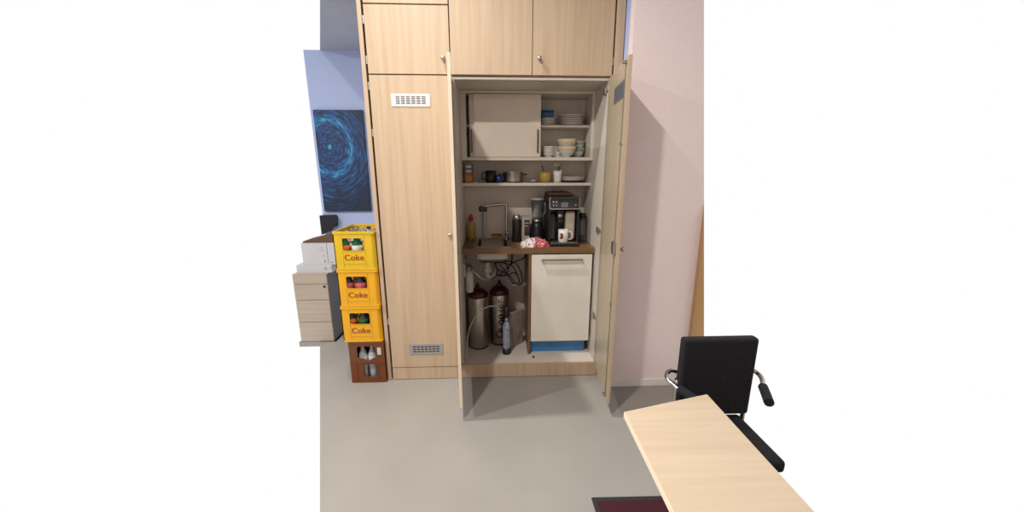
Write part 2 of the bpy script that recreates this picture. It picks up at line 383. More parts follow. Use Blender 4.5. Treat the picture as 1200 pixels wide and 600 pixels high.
# swung doors: built along -Y from the hinge edge, then turned a few degrees
def open_door(xh, ang, face_sign, mface_in, nm):
    M = Matrix.Translation((xh, -.004, 0)) @ Matrix.Rotation(ang, 4, 'Z')
    t = .019
    xa, xb = (-t, 0) if face_sign < 0 else (0, t)       # panel thickness lies to the outside
    bm = BM(); box(bm, xa, xb, -.545, 0, .106, 2.262, .0015, mtx=M); d = obj('door', bm, M_wood, pc)
    # inner face sheet, 1 mm proud
    bm = BM(); x_in = xb if face_sign < 0 else xa
    s = .0012 if face_sign < 0 else -.0012
    box(bm, min(x_in, x_in+s), max(x_in, x_in+s), -.540, -.004, .111, 2.257, mtx=M); obj('inner_face', bm, mface_in, d)
    bm = BM(); box(bm, xa, xb, -.5468, -.545, .107, 2.261, mtx=M); obj('edge_strip', bm, M_edge if face_sign < 0 else M_wood, d)
    return d, M
dl, Ml = open_door(.004, math.radians(5.8), -1, M_slide, 'door')
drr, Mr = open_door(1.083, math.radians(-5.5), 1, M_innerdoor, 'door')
# lock rod, lock case, hooks, knob and vent on the right door
bm = BM(); box(bm, -.007, -.0012, -.505, -.497, .16, 2.23, mtx=Mr); obj('lock_rod', bm, M_steelh, drr)
bm = BM(); box(bm, -.020, -.0012, -.535, -.475, 1.135, 1.215, .004, mtx=Mr); obj('lock_case', bm, M_steelh, drr)
for z in (.150, 2.235, .80, 1.80):
    bm = BM(); box(bm, -.022 if z in (.15, 2.235) else -.011, -.0012, -.515, -.487, z-.008, z+.008, .002, mtx=Mr); obj('rod_hook', bm, M_steelh, drr)
bm = BM(); lathe(bm, [(0, 0), (.006, 0), (.006, .022), (.014, .025), (.016, .032), (.013, .038), (0, .040)], 20, Mr @ Matrix.Translation((.019, -.50, 1.165)) @ Matrix.Rotation(PI/2, 4, 'Y')); obj('knob', bm, M_steelh, drr)
bm = BM()
Mv = Mr @ Matrix.Translation((-.0042, -.22, 0)) @ Matrix.Rotation(-PI/2, 4, 'Z')
holes = [rrect(.012+i*.033, .012+i*.033+.026, 2.068+j*.016, 2.068+j*.016+.008, .001, 1) for i in range(7) for j in range(5)]
plate(bm, rrect(0, .255, 2.058, 2.155, .004, 3), holes, .003, Mv); vv = obj('vent_grille', bm, M_ventd, drr)
bm = BM(); box(bm, -.0022, -.0013, -.47, -.225, 2.064, 2.150, mtx=Mr); obj('vent_backing', bm, M_black, vv)

# ------------------------------------------------------------------ sliding-door wall cabinet
wc = thing('wall_cabinet', 'cream wall cabinet with sliding doors inside the kitchenette cupboard', 'cabinet', (.565, .46, 1.725))
bm = BM()
box(bm, .0215, .066, .33, .588, 1.725, 2.248, .001); box(bm, 1.058, 1.0815, .33, .588, 1.725, 2.248, .001)
box(bm, .066, 1.058, .33, .588, 1.725, 1.750, .001); box(bm, .066, 1.058, .33, .588, 2.228, 2.248, .001); box(bm, .066, 1.058, .578, .588, 1.75, 2.228)
obj('carcass', bm, M_inner, wc)
bm = BM(); box(bm, .067, 1.057, .385, .576, 1.985, 2.003, .001); obj('inner_shelf', bm, M_inner, wc)
bm = BM(); box(bm, .645, .663, .386, .576, 1.751, 1.984, .001); obj('divider', bm, M_inner, wc)
for x0, x1, y0, hx in ((.091, .60, .360, .105), (.128, .655, .340, .632)):
    bm = BM(); box(bm, x0, x1, y0, y0+.015, 1.753, 2.224, .001); dr = obj('sliding_door', bm, M_slide, wc)
    bm = BM(); tube(bm, [(hx, y0-.002, 1.79), (hx, y0-.016, 1.80), (hx, y0-.016, 1.87), (hx, y0-.016, 1.95), (hx, y0-.002, 1.96)], .0058, 8); obj('handle', bm, M_handle, dr)

# ------------------------------------------------------------------ base: worktop, fridge, support
wt = obj('worktop', box(BM(), .0215, .125, .128, .588, 1.000, 1.045), M_top)
bpy.data.objects.remove(wt)
bm = BM(); Hs = .0
plate(bm, [(.0215, .128), (1.0815, .128), (1.0815, .588), (.0215, .588)], [rrect(.135, .385, .205, .555, .03)], .045,
      Matrix.Translation((0, 0, 1.0)) @ Matrix(((1, 0, 0, 0), (0, 0, 1, 0), (0, 1, 0, 0), (0, 0, 0, 1))))
wt = tag(obj('worktop', bm, M_top), 'oak-brown worktop across the kitchenette above the white fridge front', 'worktop')
sk = thing('sink', 'small stainless steel sink set in the brown worktop below the tap', 'sink', (.26, .38, .86))
bm = BM()
plate(bm, rrect(.105, .42, .165, .583, .02), [rrect(.138, .382, .208, .552, .028)], .003,
      Matrix.Translation((0, 0, 1.0451)) @ Matrix(((1, 0, 0, 0), (0, 0, 1, 0), (0, 1, 0, 0), (0, 0, 0, 1))))
obj('rim', bm, M_steel, sk)
def bowl_mesh(x0, x1, y0, y1, z0, z1, r, th):
    t = bmesh.new(); loops = []
    for (ins, z) in ((0, z1), (.004, z0+.03), (.018, z0+.006), (.04, z0), ):
        loops.append([t.verts.new((x, y, z)) for x, y in rrect(x0+ins, x1-ins, y0+ins, y1-ins, max(r-ins*.3, .012), 4)])
    for (ins, z) in ((.04, z0-th), (.016, z0-th+.004), (-th+.004, z0+.03), (-th, z1)):
        loops.append([t.verts.new((x, y, z)) for x, y in rrect(x0+ins, x1-ins, y0+ins, y1-ins, max(r-ins*.3, .012), 4)])
    for a, b in zip(loops, loops[1:]):
        if a is loops[3]: continue
        n = len(a)
        for k in range(n): t.faces.new((a[k], a[(k+1) % n], b[(k+1) % n], b[k]))
    t.faces.new(loops[3]); t.faces.new(loops[4][::-1])
    bmesh.ops.recalc_face_normals(t, faces=t.faces)
    for f in t.faces: f.smooth = len(f.verts) == 4
    return t
obj('bowl', bowl_mesh(.141, .379, .211, .549, .905, 1.0448, .028, .003), M_sink, sk)
bm = BM(); lathe(bm, [(0, 0), (.03, 0), (.034, .003), (.02, .004), (0, .001)], 20, loc=(.26, .38, .9055)); obj('drain', bm, M_chrome, sk)
bm = BM(); plate(bm, rrect(.128, .392, .203, .557, .034), [rrect(.1365, .3835, .2065, .5535, .031)], .058, Matrix.Translation((0, 0, .940)) @ Matrix(((1, 0, 0, 0), (0, 0, 1, 0), (0, 1, 0, 0), (0, 0, 0, 1)))); obj('underside_shell', bm, M_plastic, sk)
# tap
tp = thing('tap', 'chrome kitchen tap with square bent spout behind the sink', 'tap', (.385, .50, 1.048))
bm = BM(); lathe(bm, [(0, 0), (.024, 0), (.024, .008), (.017, .012), (.017, .05), (0, .05)], 20, loc=(.385, .50, 1.0482)); obj('base', bm, M_chrome, tp)
bm = BM(); tube(bm, [(.385, .50, 1.09), (.385, .50, 1.33), (.383, .50, 1.352), (.365, .50, 1.362), (.27, .49, 1.356), (.165, .48, 1.340)], .0115, 12, sub=5); obj('spout', bm, M_chrome, tp)
bm = BM(); box(bm, .145, .215, .462, .50, 1.300, 1.345, .008); obj('spray_head', bm, M_black, tp)
bm = BM(); tube(bm, [(.385, .482, 1.10), (.385, .46, 1.115), (.387, .43, 1.12)], .006, 8); obj('lever', bm, M_chrome, tp)

bm = BM(); box(bm, .552, .572, .135, .585, .1205, .9995, .001)
tag(obj('support_panel', bm, M_brown), 'narrow brown oak upright panel left of the white fridge front', 'panel')
fr = thing('fridge', 'built-in fridge with glossy cream front under the worktop', 'fridge', (.82, .35, .12))
bm = BM(); box(bm, .580, 1.060, .155, .56, .225, .985, .004); obj('body', bm, M_plastic, fr)
bm = BM(); box(bm, .575, 1.064, .128, .150, .243, .990, .002); dr = obj('door', bm, M_fridge, fr)
bm = BM(); box(bm, .650, .985, .098, .108, .944, .960, .003); box(bm, .655, .665, .106, .129, .947, .957); box(bm, .970, .980, .106, .129, .947, .957); obj('handle', bm, M_steelh, dr)
for fx in (.585, 1.04):
    for fy in (.20, .50): obj('foot', box(BM(), fx, fx+.015, fy, fy+.02, .1205, .226, .002), M_black, fr)
bm = BM(); box(bm, .578, 1.045, .185, .197, .1205, .215, .001)
tag(obj('plinth_board', bm, M_bluef), 'bright blue film-covered plinth board beneath the cream fridge front', 'board')
bm = BM(); box(bm, .586, .602, .068, .086, .1202, .132, .003); tag(obj('rubber_foot', bm, M_black), 'tiny black rubber foot lying on the cupboard floor before the fridge', 'foot')

# ------------------------------------------------------------------ under the sink
def tank(name, label, x, y, h, r, text=False):
    t = thing(name, label, 'water tank', (x, y, .1202), group='steel tanks under the sink')
    bm = BM(); lathe(bm, [(0, 0), (r*.90, 0), (r*.93, .004), (r*.93, .012), (r, .022), (r, h-.01), (r*.97, h), (0, h)], 40, loc=(x, y, .1202)); b = obj('body', bm, M_steel, t)
    bm = BM(); z = .1202+h
    lathe(bm, [(0, 0), (r*.99, 0), (r*1.0, .02), (r*.90, .035), (r*.66, .055), (r*.38, .068), (0, .070)], 36, loc=(x, y, z)); c = obj('cap', bm, M_red, t)
    bm = BM(); lathe(bm, [(0, 0), (.024, 0), (.022, .03), (.012, .034), (.012, .06), (0, .06)], 16, loc=(x, y-.005, z+.058)); obj('pipe_fitting', bm, M_black, c)
    bm = BM(); lathe(bm, [(r*.935, 0), (r*.96, .002), (r*.935, .012)], 40, loc=(x, y, .1215)); obj('foot_ring', bm, M_black, t)
    return t
tank('water_tank', 'brushed steel tank with dark red cap, leftmost under the sink, no lettering', .128, .315, .470, .088)
t2 = tank('water_tank', 'brushed steel tank with dark red cap and black vertical Quooker lettering', .315, .385, .470, .086)
# lettering reading upwards, wrapped on the tank's front
tb = text_bm('Quooker', .112, .0008, Matrix.Identity(4), offset=.0012)
xs = [v.co.x for v in tb.verts]; cxm = (min(xs)+max(xs))/2
for v in tb.verts:
    u, w, dd = v.co.x-cxm, v.co.y, v.co.z
    a = -(w)/.0865 + math.radians(4)            # reading upwards: the letters' tops point left
    rr = .0865+dd
    v.co = Vector((.315+rr*math.sin(a), .385-rr*math.cos(a), .375+u*.86))
obj('lettering', tb, M_black, t2)
cy = thing('gas_cylinder', 'slim blue-grey gas cylinder with black foot standing before the lettered tank', 'gas cylinder', (.372, .165, .1202))
L0 = (.372, .165, .1202)
bm = BM(); lathe(bm, [(0, 0), (.036, 0), (.037, .004), (.036, .05), (0, .05)], 28, loc=L0); obj('foot', bm, M_black, cy)
bm = BM(); lathe(bm, [(0, .05), (.031, .05), (.032, .06), (.032, .22), (.030, .25), (.020, .28), (.013, .29), (0, .29)], 28, loc=L0); obj('body', bm, M_bluegrey, cy)
bm = BM(); lathe(bm, [(0, .29), (.014, .29), (.016, .30), (.016, .325), (.012, .33), (0, .33)], 20, loc=L0); obj('neck', bm, M_steelh, cy)
bm = BM(); lathe(bm, [(0, .33), (.022, .33), (.024, .35), (.022, .40), (.012, .42), (0, .42)], 20, loc=L0); tube(bm, [(.372, .165, .50), (.392, .165, .505), (.405, .168, .50)], .009, 8); obj('valve', bm, M_black, cy)
# leaning wrapped board
bm = BM(); box(bm, -.009, .009, -.095, .095, 0, .345, .003)
o = obj('wrapped_board', bm, M_foil); o.location = (.447, .295, .1225)
o.rotation_euler = (math.radians(0), math.radians(6), math.radians(-48))
tag(o, 'grey-brown board in crinkled wrapping leaning against the brown support panel', 'board')
# filter and pipes
wf = thing('water_filter', 'white cylindrical water filter hanging at the left cupboard wall', 'filter', (.062, .28, .62))
bm = BM(); lathe(bm, [(0, 0), (.025, .002), (.032, .012), (.034, .10), (.033, .19), (0, .195)], 24, loc=(.066, .25, .645)); obj('cartridge', bm, M_plastic, wf)
bm = BM(); lathe(bm, [(0, 0), (.030, 0), (.028, .03), (.014, .035), (.014, .05), (0, .05)], 20, loc=(.066, .25, .838)); obj('head', bm, M_steelh, wf)
bm = BM(); box(bm, .021, .036, .235, .268, .78, .89, .002); obj('wall_bracket', bm, M_steelh, wf)
bm = BM(); lathe(bm, [(0, 0), (.036, 0), (.036, .03), (.024, .035), (.022, .09), (.036, .095), (.036, .11), (0, .11)], 24, loc=(.215, .33, .80))
tube(bm, [(.215, .33, .87), (.215, .33, .900)], .017, 12, smooth=False); tube(bm, [(.215, .33, .81), (.215, .34, .76), (.24, .36, .745), (.27, .40, .77), (.28, .46, .80), (.28, .588, .80)], .016, 12)
tag(obj('drain_trap', bm, M_plastic), 'white plastic drain trap hanging below the sink', 'drain trap')
bm = BM(); tube(bm, [(.07, .22, .86), (.10, .20, .845), (.15, .19, .80), (.19, .21, .765), (.25, .25, .76), (.31, .30, .78)], .006, 8)
tag(obj('steel_hose', bm, M_chrome), 'braided steel hose running from the white filter to the trap', 'hose')
bm = BM(); tube(bm, [(.34, .26, .53), (.28, .20, .54), (.19, .17, .53), (.10, .15, .44), (.055, .12, .33), (.040, .09, .20), (.042, .06, .135), (.075, .09, .1245), (.125, .17, .1245)], .0045, 8)
tag(obj('water_hose', bm, M_plastic), 'thin white hose arching in front of the steel tanks', 'hose')
def cable(pts, r=.005): return tube(BM(), pts, r, 8)
cabs = [
 ('black cable looping widest to the right under the sink', [(.30, .42, .885), (.37, .36, .885), (.45, .32, .88), (.50, .32, .80), (.515, .34, .70), (.48, .38, .66), (.43, .38, .72), (.36, .38, .80), (.32, .40, .85)]),
 ('black cable looping below the widest one under the sink', [(.28, .40, .86), (.34, .36, .87), (.42, .34, .85), (.47, .35, .77), (.49, .37, .69), (.44, .38, .68), (.38, .38, .76), (.31, .40, .80)]),
 ('black cable rising to the corner beside the support panel', [(.39, .40, .80), (.42, .38, .85), (.47, .36, .885), (.53, .36, .91), (.548, .38, .96)]),
 ('black cable sagging above the tank with lettering', [(.29, .34, .84), (.33, .31, .78), (.38, .31, .77), (.44, .33, .79), (.47, .36, .76)]),
 ('black cable coiled lowest above the two tank caps', [(.27, .50, .86), (.29, .50, .78), (.30, .47, .73), (.34, .46, .72), (.38, .45, .75), (.40, .40, .80), (.36, .42, .87)]),
]
for lab, pts in cabs: tag(obj('cable', cable(pts), M_black), lab, 'cable', 'cables under the sink')
bm = BM(); box(bm, .43, .545, .40, .435, .652, .660, .001); box(bm, .535, .550, .40, .435, .645, .675); tag(obj('wall_bracket', bm, M_steelh), 'small metal bracket on the support panel beside the tanks', 'bracket')
bm = BM(); tube(bm, [(.315, .385, .74), (.36, .36, .80), (.42, .38, .86), (.43, .48, .93), (.412, .52, .994)], .006, 8); tag(obj('supply_hose', bm, M_black), 'dark supply hose from the lettered tank up to the tap', 'hose')

# ------------------------------------------------------------------ on the worktop
Z = 1.0452
sb = thing('dish_soap_bottle', 'yellow dish soap bottle with red cap left of the sink', 'bottle', (.068, .545, Z))
L = (.072, .530, Z)
bm = BM(); lathe(bm, [(0, 0), (.036, 0), (.040, .006), (.040, .11), (.036, .135), (.018, .165), (.013, .172), (0, .172)], 28, loc=L); obj('body', bm, M_soap, sb)
bm = BM(); lathe(bm, [(.0405, .03), (.0409, .032), (.0409, .10), (.0405, .102)], 28, loc=L); obj('label_band', bm, M_yelglz, sb)
bm = BM(); lathe(bm, [(0, .172), (.022, .172), (.022, .198), (.014, .204), (.010, .225), (0, .225)], 20, loc=L); obj('cap', bm, M_capred, sb)
cb = thing('clear_bottle', 'tall clear plastic bottle standing between soap and tap', 'bottle', (.19, .56, Z))
L = (.190, .5675, 1.0483)
bm = BM(); lathe(bm, [(0, 0), (.016, 0), (.018, .008), (.018, .17), (.015, .22), (.009, .26), (.009, .268), (0, .268)], 24, loc=L); obj('body', bm, M_milk, cb)
bm = BM(); lathe(bm, [(0, .268), (.011, .268), (.011, .282), (0, .282)], 16, loc=L); obj('cap', bm, M_plastic, cb)
sp = thing('sponge', 'yellow sponge with dark scouring side behind the sink', 'sponge', (.305, .575, Z))
bm = BM(); box(bm, .25, .345, .5625, .587, 1.0483, 1.078, .004); obj('foam', bm, M_sponge, sp)
bm = BM(); box(bm, .25, .345, .5625, .587, 1.078, 1.087, .002); obj('scourer', bm, M_black, sp)
th = thing('thermos_flask', 'black insulated flask with steel lid right of the tap', 'flask', (.464, .40, Z))
L = (.470, .415, Z)
bm = BM(); lathe(bm, [(0, 0), (.036, 0), (.040, .004), (.040, .18), (.037, .196), (0, .196)], 32, loc=L); obj('body', bm, M_black, th)
bm = BM(); lathe(bm, [(0, .196), (.034, .196), (.035, .20), (.034, .225), (.028, .231), (0, .232)], 32, loc=L); obj('lid', bm, M_steelh, th)
ct = thing('food_carton', 'cream carton with dark printed panel between flask and blender', 'carton', (.56, .42, Z))
bm = BM(); box(bm, .514, .580, .40, .50, Z, 1.262, .002); obj('box', bm, M_carton, ct)
bm = BM(); box(bm, .535, .579, .3985, .3995, 1.10, 1.235, .0003)
obj('printed_panel', bm, M_display, ct)
bm = BM(); box(bm, .54, .573, .3975, .3984, 1.205, 1.212); box(bm, .54, .568, .3975, .3984, 1.18, 1.186); obj('print_lines', bm, M_icon, ct)
bl = thing('blender', 'blender with clear jug on dark base left of the coffee machine', 'blender', (.665, .44, Z))
L = (.650, .455, Z)
bm = BM(); lathe(bm, [(0, 0), (.064, 0), (.068, .008), (.066, .05), (.052, .12), (.047, .17), (0, .17)], 32, loc=L); obj('motor_base', bm, M_black, bl)
bm = BM(); lathe(bm, [(0, .17), (.048, .17), (.050, .176), (.048, .19), (0, .19)], 32, loc=L); obj('collar', bm, M_steelh, bl)
bm = BM(); lathe(bm, [(0, .192), (.040, .192), (.046, .22), (.056, .355), (.053, .355), (.043, .222), (.036, .197), (0, .197)], 32, loc=L); j = obj('jug', bm, M_glassc, bl)
bm = BM(); tube(bm, [(.690, .41, 1.385), (.708, .382, 1.375), (.706, .382, 1.30), (.685, .41, 1.27)], .006, 8); obj('handle', bm, M_glassc, j)
bm = BM(); lathe(bm, [(0, .356), (.058, .356), (.058, .366), (.025, .368), (.022, .372), (0, .372)], 32, loc=L); obj('lid', bm, M_carton, bl)
bm = BM(); lathe(bm, [(0, .20), (.012, .20), (.012, .345), (0, .345)], 12, loc=L); obj('filter_insert', bm, M_milk, bl)
# towel
bm = BM()
n, mm = 30, 18
t = bmesh.new(); g = []
for i in range(n+1):
    row = []
    for j_ in range(mm+1):
        u, v = i/n-.5, j_/mm-.5
        e = max(0, 1-(abs(u)*2)**2.4)*max(0, 1-(abs(v)*2)**2.4)
        z = .066*e**.5*(.72+.28*math.sin(u*23+v*9)*math.cos(v*19-u*7)) + .012*e*math.sin(u*51+v*33)
        row.append(t.verts.new((u*.215+.012*math.sin(v*14), v*.15+.012*math.sin(u*17), max(z, .0)+.0005)))
    g.append(row)
for i in range(n):
    for j_ in range(mm): t.faces.new((g[i][j_], g[i+1][j_], g[i+1][j_+1], g[i][j_+1]))
gg = bmesh.ops.extrude_face_region(t, geom=t.faces[:]); bmesh.ops.translate(t, vec=(0, 0, .003), verts=[v for v in gg['geom'] if isinstance(v, bmesh.types.BMVert)])
bmesh.ops.recalc_face_normals(t, faces=t.faces)
for f in t.faces: f.smooth = True
o = obj('tea_towel', t, M_towel); o.location = (.610, .218, Z); tag(o, 'crumpled red and white tea towel lying before the blender', 'towel')
# coffee machine
cm = thing('coffee_machine', 'black automatic coffee machine with silver control trim on the worktop', 'coffee machine', (.848, .38, Z))
x0, x1 = .722, .970
bm = BM()
box(bm, x0, x1, .235, .575, 1.34, 1.440, .012)            # head
box(bm, x0, x1, .36, .575, 1.05, 1.345, .006)              # rear
box(bm, x0, x0+.012, .235, .37, 1.06, 1.345, .004); box(bm, x1-.018, x1, .235, .37, 1.06, 1.345, .006)
box(bm, x0, x1, .235, .575, Z, 1.075, .005)
obj('housing', bm, M_black, cm)
bm = BM(); Mp = Matrix.Translation((.846, .232, 1.388)) @ Matrix.Rotation(math.radians(-8), 4, 'X')
plate(bm, rrect(-.124, .124, -.048, .048, .014), [rrect(-.118, .118, -.040, .042, .011)], .008, Mp); obj('silver_trim', bm, M_chrome, cm)
bm = BM(); plate(bm, rrect(-.1175, .1175, -.0395, .0415, .011), [], .006, Mp @ Matrix.Translation((0, .002, 0))); cpn = obj('control_panel', bm, M_display, cm)
for k, xx in enumerate((-.09, -.065, .0, .028, .056, .084)):
    bm = BM(); lathe(bm, [(0, 0), (.007, 0), (.007, .001), (0, .001)], 12, Mp @ Matrix.Translation((xx, .0016, .022 if k > 1 else .012)) @ Matrix.Rotation(PI/2, 4, 'X')); obj('button', bm, M_icon, cpn)
for xx in (-.09, -.065, .09): 
    bm = BM(); lathe(bm, [(0, 0), (.005, 0), (.005, .001), (0, .001)], 12, Mp @ Matrix.Translation((xx, .0016, -.015)) @ Matrix.Rotation(PI/2, 4, 'X')); obj('button', bm, M_icon, cpn)
bm = BM(); plate(bm, rrect(-.028, .028, -.03, .008, .003), [], .001, Mp @ Matrix.Translation((.0, .0008, 0))); obj('display', bm, M_grey, cpn)
bm = BM(); box(bm, .725, .925, .30, .56, 1.4405, 1.468, .010); obj('bean_hopper_lid', bm, M_coffee, cm)
bm = BM(); box(bm, .790, .850, .262, .358, 1.255, 1.338, .012); box(bm, .798, .842, .248, .30, 1.225, 1.26, .006); s_ = obj('coffee_spout', bm, M_black, cm)
bm = BM(); lathe(bm, [(0, 0), (.018, 0), (.020, .006), (.014, .014), (0, .016)], 20, Matrix.Translation((.815, .262, 1.285)) @ Matrix.Rotation(PI/2, 4, 'X')); obj('chrome_emblem', bm, M_chrome, s_)
bm = BM(); box(bm, .862, .944, .262, .350, 1.085, 1.322, .018, 3); obj('milk_container', bm, M_carton, cm)
bm = BM(); box(bm, .736, .785, .30, .352, 1.08, 1.30, .010); obj('water_window', bm, M_glassd, cm)
bm = BM(); box(bm, x0+.004, x1-.004, .175, .355, 1.0475, 1.072, .008); tr = obj('drip_tray', bm, M_black, cm)
bm = BM(); box(bm, x0+.012, x1-.012, .182, .350, 1.0722, 1.0762, .001); obj('tray_grid', bm, M_steelh, tr)
mg = thing('mug', 'white mug with brown motif on the coffee machine drip tray', 'mug', (.842, .232, 1.0765))
L = (.842, .232, 1.0765)
def mug_prof(r, h, t=.003): return [(0, 0), (r*.86, 0), (r*.93, .006), (r, h*.3), (r, h), (r-t, h), (r-t, h*.3), (r*.85, .009), (0, .007)]
bm = BM(); lathe(bm, mug_prof(.041, .100), 32, loc=L); obj('cup', bm, M_white, mg)
bm = BM(); tube(bm, [(.877, .229, 1.155), (.905, .226, 1.158), (.915, .225, 1.125), (.90, .226, 1.098), (.875, .229, 1.100)], .0055, 8); obj('handle', bm, M_white, mg)
bm = BM()
for a, z, r0 in ((-.6, 1.14, .013), (-.45, 1.12, .011), (-.75, 1.115, .012)):
    ang = -PI/2+a*.8
    lathe(bm, [(0, 0), (r0*.7, .0005), (r0, 0)], 12, Matrix.Translation((L[0]+.0413*math.cos(ang), L[1]+.0413*math.sin(ang), z)) @ Matrix.Rotation(ang, 4, 'Z') @ Matrix.Rotation(PI/2, 4, 'Y'))
obj('motif', bm, M_brnleaf, mg)
ca = thing('glass_carafe', 'clear glass bottle with dark lid right of the coffee machine', 'bottle', (1.03, .38, Z))
L = (1.032, .395, Z)
bm = BM(); lathe(bm, [(0, 0), (.034, 0), (.038, .006), (.036, .09), (.026, .17), (.024, .215), (.021, .215), (.023, .17), (.033, .09), (.034, .01), (0, .008)], 28, loc=L); obj('glass_body', bm, M_glassc, ca)
bm = BM(); lathe(bm, [(0, .212), (.030, .212), (.032, .22), (.030, .245), (0, .248)], 24, loc=L); obj('lid', bm, M_black, ca)

# ------------------------------------------------------------------ lower open shelf
Z = 1.5472
fb = thing('food_box', 'orange cardboard packet at the left end of the open shelf', 'packet', (.075, .45, Z), group='packets stacked on the open shelf')
bm = BM(); box(bm, .040, .104, .40, .50, Z, 1.622, .002); obj('box', bm, M_orange, fb)
bm = BM(); box(bm, .055, .095, .3988, .3998, 1.565, 1.600); obj('printed_panel', bm, M_yelglz, fb)
fb = thing('food_box', 'grey and white packet stacked on the orange packet', 'packet', (.075, .45, 1.6223), group='packets stacked on the open shelf')
bm = BM(); box(bm, .042, .102, .40, .50, 1.6223, 1.696, .002); obj('box', bm, M_print, fb)
bm = BM(); box(bm, .050, .095, .3988, .3998, 1.665, 1.69); box(bm, .050, .095, .3988, .3998, 1.63, 1.652); obj('printed_panel', bm, M_card, fb)
bm = BM(); box(bm, .107, .140, .385, .41, Z, 1.558, .004); tag(obj('sachet', bm, M_plastic), 'small white sachet lying before the packets on the open shelf', 'sachet')
dm = thing('mug', 'black mug between the packets and the blue cup', 'mug', (.250, .45, Z), group='mugs on the open shelf')
L = (.252, .45, Z)
bm = BM(); lathe(bm, mug_prof(.045, .10), 32, loc=L); obj('cup', bm, M_black, dm)
bm = BM(); tube(bm, [(.21, .44, 1.63), (.185, .435, 1.625), (.183, .435, 1.58), (.212, .44, 1.57)], .005, 8); obj('handle', bm, M_black, dm)
dm = thing('mug', 'low dark blue cup left of the steel pot', 'mug', (.315, .44, Z), group='mugs on the open shelf')
bm = BM(); lathe(bm, mug_prof(.030, .062), 28, loc=(.320, .41, Z)); obj('cup', bm, M_bluem, dm)
bm = BM(); tube(bm, [(.34, .39, 1.60), (.352, .38, 1.597), (.352, .38, 1.57), (.34, .39, 1.565)], .004, 8); obj('handle', bm, M_bluem, dm)
pt = thing('cooking_pot', 'small steel cooking pot with two dark handles on the open shelf', 'pot', (.435, .46, Z))
L = (.438, .47, Z)
bm = BM(); lathe(bm, [(0, 0), (.078, 0), (.084, .005), (.085, .012), (.085, .085), (.088, .088), (.083, .088), (.082, .012), (0, .010)], 40, loc=L); obj('pan', bm, M_steel, pt)
for s in (-1, 1):
    bm = BM(); tube(bm, [(L[0]+s*.083, L[1]-.028, 1.612), (L[0]+s*.112, L[1]-.022, 1.615), (L[0]+s*.112, L[1]+.022, 1.615), (L[0]+s*.083, L[1]+.028, 1.612)], .0065, 8); obj('handle', bm, M_black, pt)
bm = BM(); lathe(bm, [(.0855, .001), (.087, .001), (.087, .009), (.0855, .009)], 40, loc=L); obj('base_ring', bm, M_black, pt)
ld = thing('saucer', 'flat dark saucer with pale knob between the steel pot and yellow pot', 'saucer', (.612, .45, Z))
bm = BM(); lathe(bm, [(0, 0), (.042, 0), (.058, .008), (.055, .010), (.040, .004), (0, .004)], 32, loc=(.612, .44, Z)); obj('dish', bm, M_grey, ld)
bm = BM(); lathe(bm, [(0, .004), (.020, .004), (.024, .012), (.018, .022), (0, .024)], 24, loc=(.612, .44, Z)); obj('lid_knob', bm, M_carton, ld)
yp = thing('utensil_pot', 'yellow ceramic pot holding a dark spoon on the open shelf', 'pot', (.712, .45, Z))
bm = BM(); lathe(bm, [(0, 0), (.040, 0), (.048, .02), (.050, .05), (.044, .085), (.040, .085), (.045, .05), (.043, .02), (0, .008)], 32, loc=(.712, .45, Z)); obj('body', bm, M_yelglz, yp)
bm = BM(); tube(bm, [(.715, .45, 1.56), (.70, .45, 1.64), (.683, .45, 1.69)], .004, 8, smooth=False); tag(obj('spoon', bm, M_black), 'dark spoon leaning in the yellow pot', 'spoon')
cp = thing('cutlery_cup', 'white ribbed cup full of cutlery right of the yellow pot', 'cup', (.81, .42, Z))
L = (.812, .42, Z)
bm = BM(); lathe(bm, [(0, 0), (.030, 0), (.032, .02), (.030, .025), (.034, .05), (.033, .055), (.038, .095), (.035, .095), (.029, .05), (.027, .012), (0, .01)], 32, loc=L); obj('body', bm, M_white, cp)
for k, (dx, dz, mm_, nm, lb) in enumerate(((-.018, .135, M_steelh, 'fork', 'leftmost steel fork in the white cutlery cup'), (.004, .130, M_black, 'knife', 'black-handled knife upright in the middle of the white cutlery cup'), (.016, .135, M_black, 'knife', 'black-handled knife leaning right in the white cutlery cup'), (.034, .140, M_steelh, 'spoon', 'steel spoon leaning furthest right in the white cutlery cup'))):
    bm = BM(); tube(bm, [(.812+dx*.2, .42, 1.562), (.812+dx, .418, 1.547+dz)], .0032, 8, smooth=False)
    if nm == 'spoon': lathe(bm, [(0, -.012), (.007, -.005), (.008, .003), (0, .014)], 12, loc=(.812+dx, .418, 1.547+dz))
    if nm == 'fork': box(bm, .812+dx-.005, .812+dx+.005, .416, .420, 1.547+dz-.004, 1.547+dz+.018, .001)
    tag(obj(nm, bm, mm_), lb, nm, 'cutlery in the white cup')
tr_ = tag(obj('tray', lathe(BM(), [(0, 0), (.095, 0), (.112, .008), (.110, .010), (.095, .004), (0, .004)], 40), M_black), 'flat black tray beneath the plates on the open shelf', 'tray')
tr_.location = (.955, .465, Z)
def plate_prof(r, h=.018, t=.0035): return [(0, 0), (r*.55, 0), (r*.60, .002), (r*.72, h*.45), (r, h), (r-.002, h+t*.6), (r*.70, h*.45+t), (r*.58, t), (0, t)]
def plates(prefix, cx, cy, z, r, n, group, labs, step=.0075, m_=None, h=.018, jitter=.004):
    src = None
    for k in range(n):
        if src is None:
            bm = BM(); lathe(bm, plate_prof(r, h), 40); src = obj(prefix, bm, m_ or M_white); o = src
        else:
            o = src.copy(); col.objects.link(o)
        o.location = (cx+random.uniform(-jitter, jitter), cy+random.uniform(-jitter, jitter), z+k*step); tag(o, labs[k], 'plate', group)
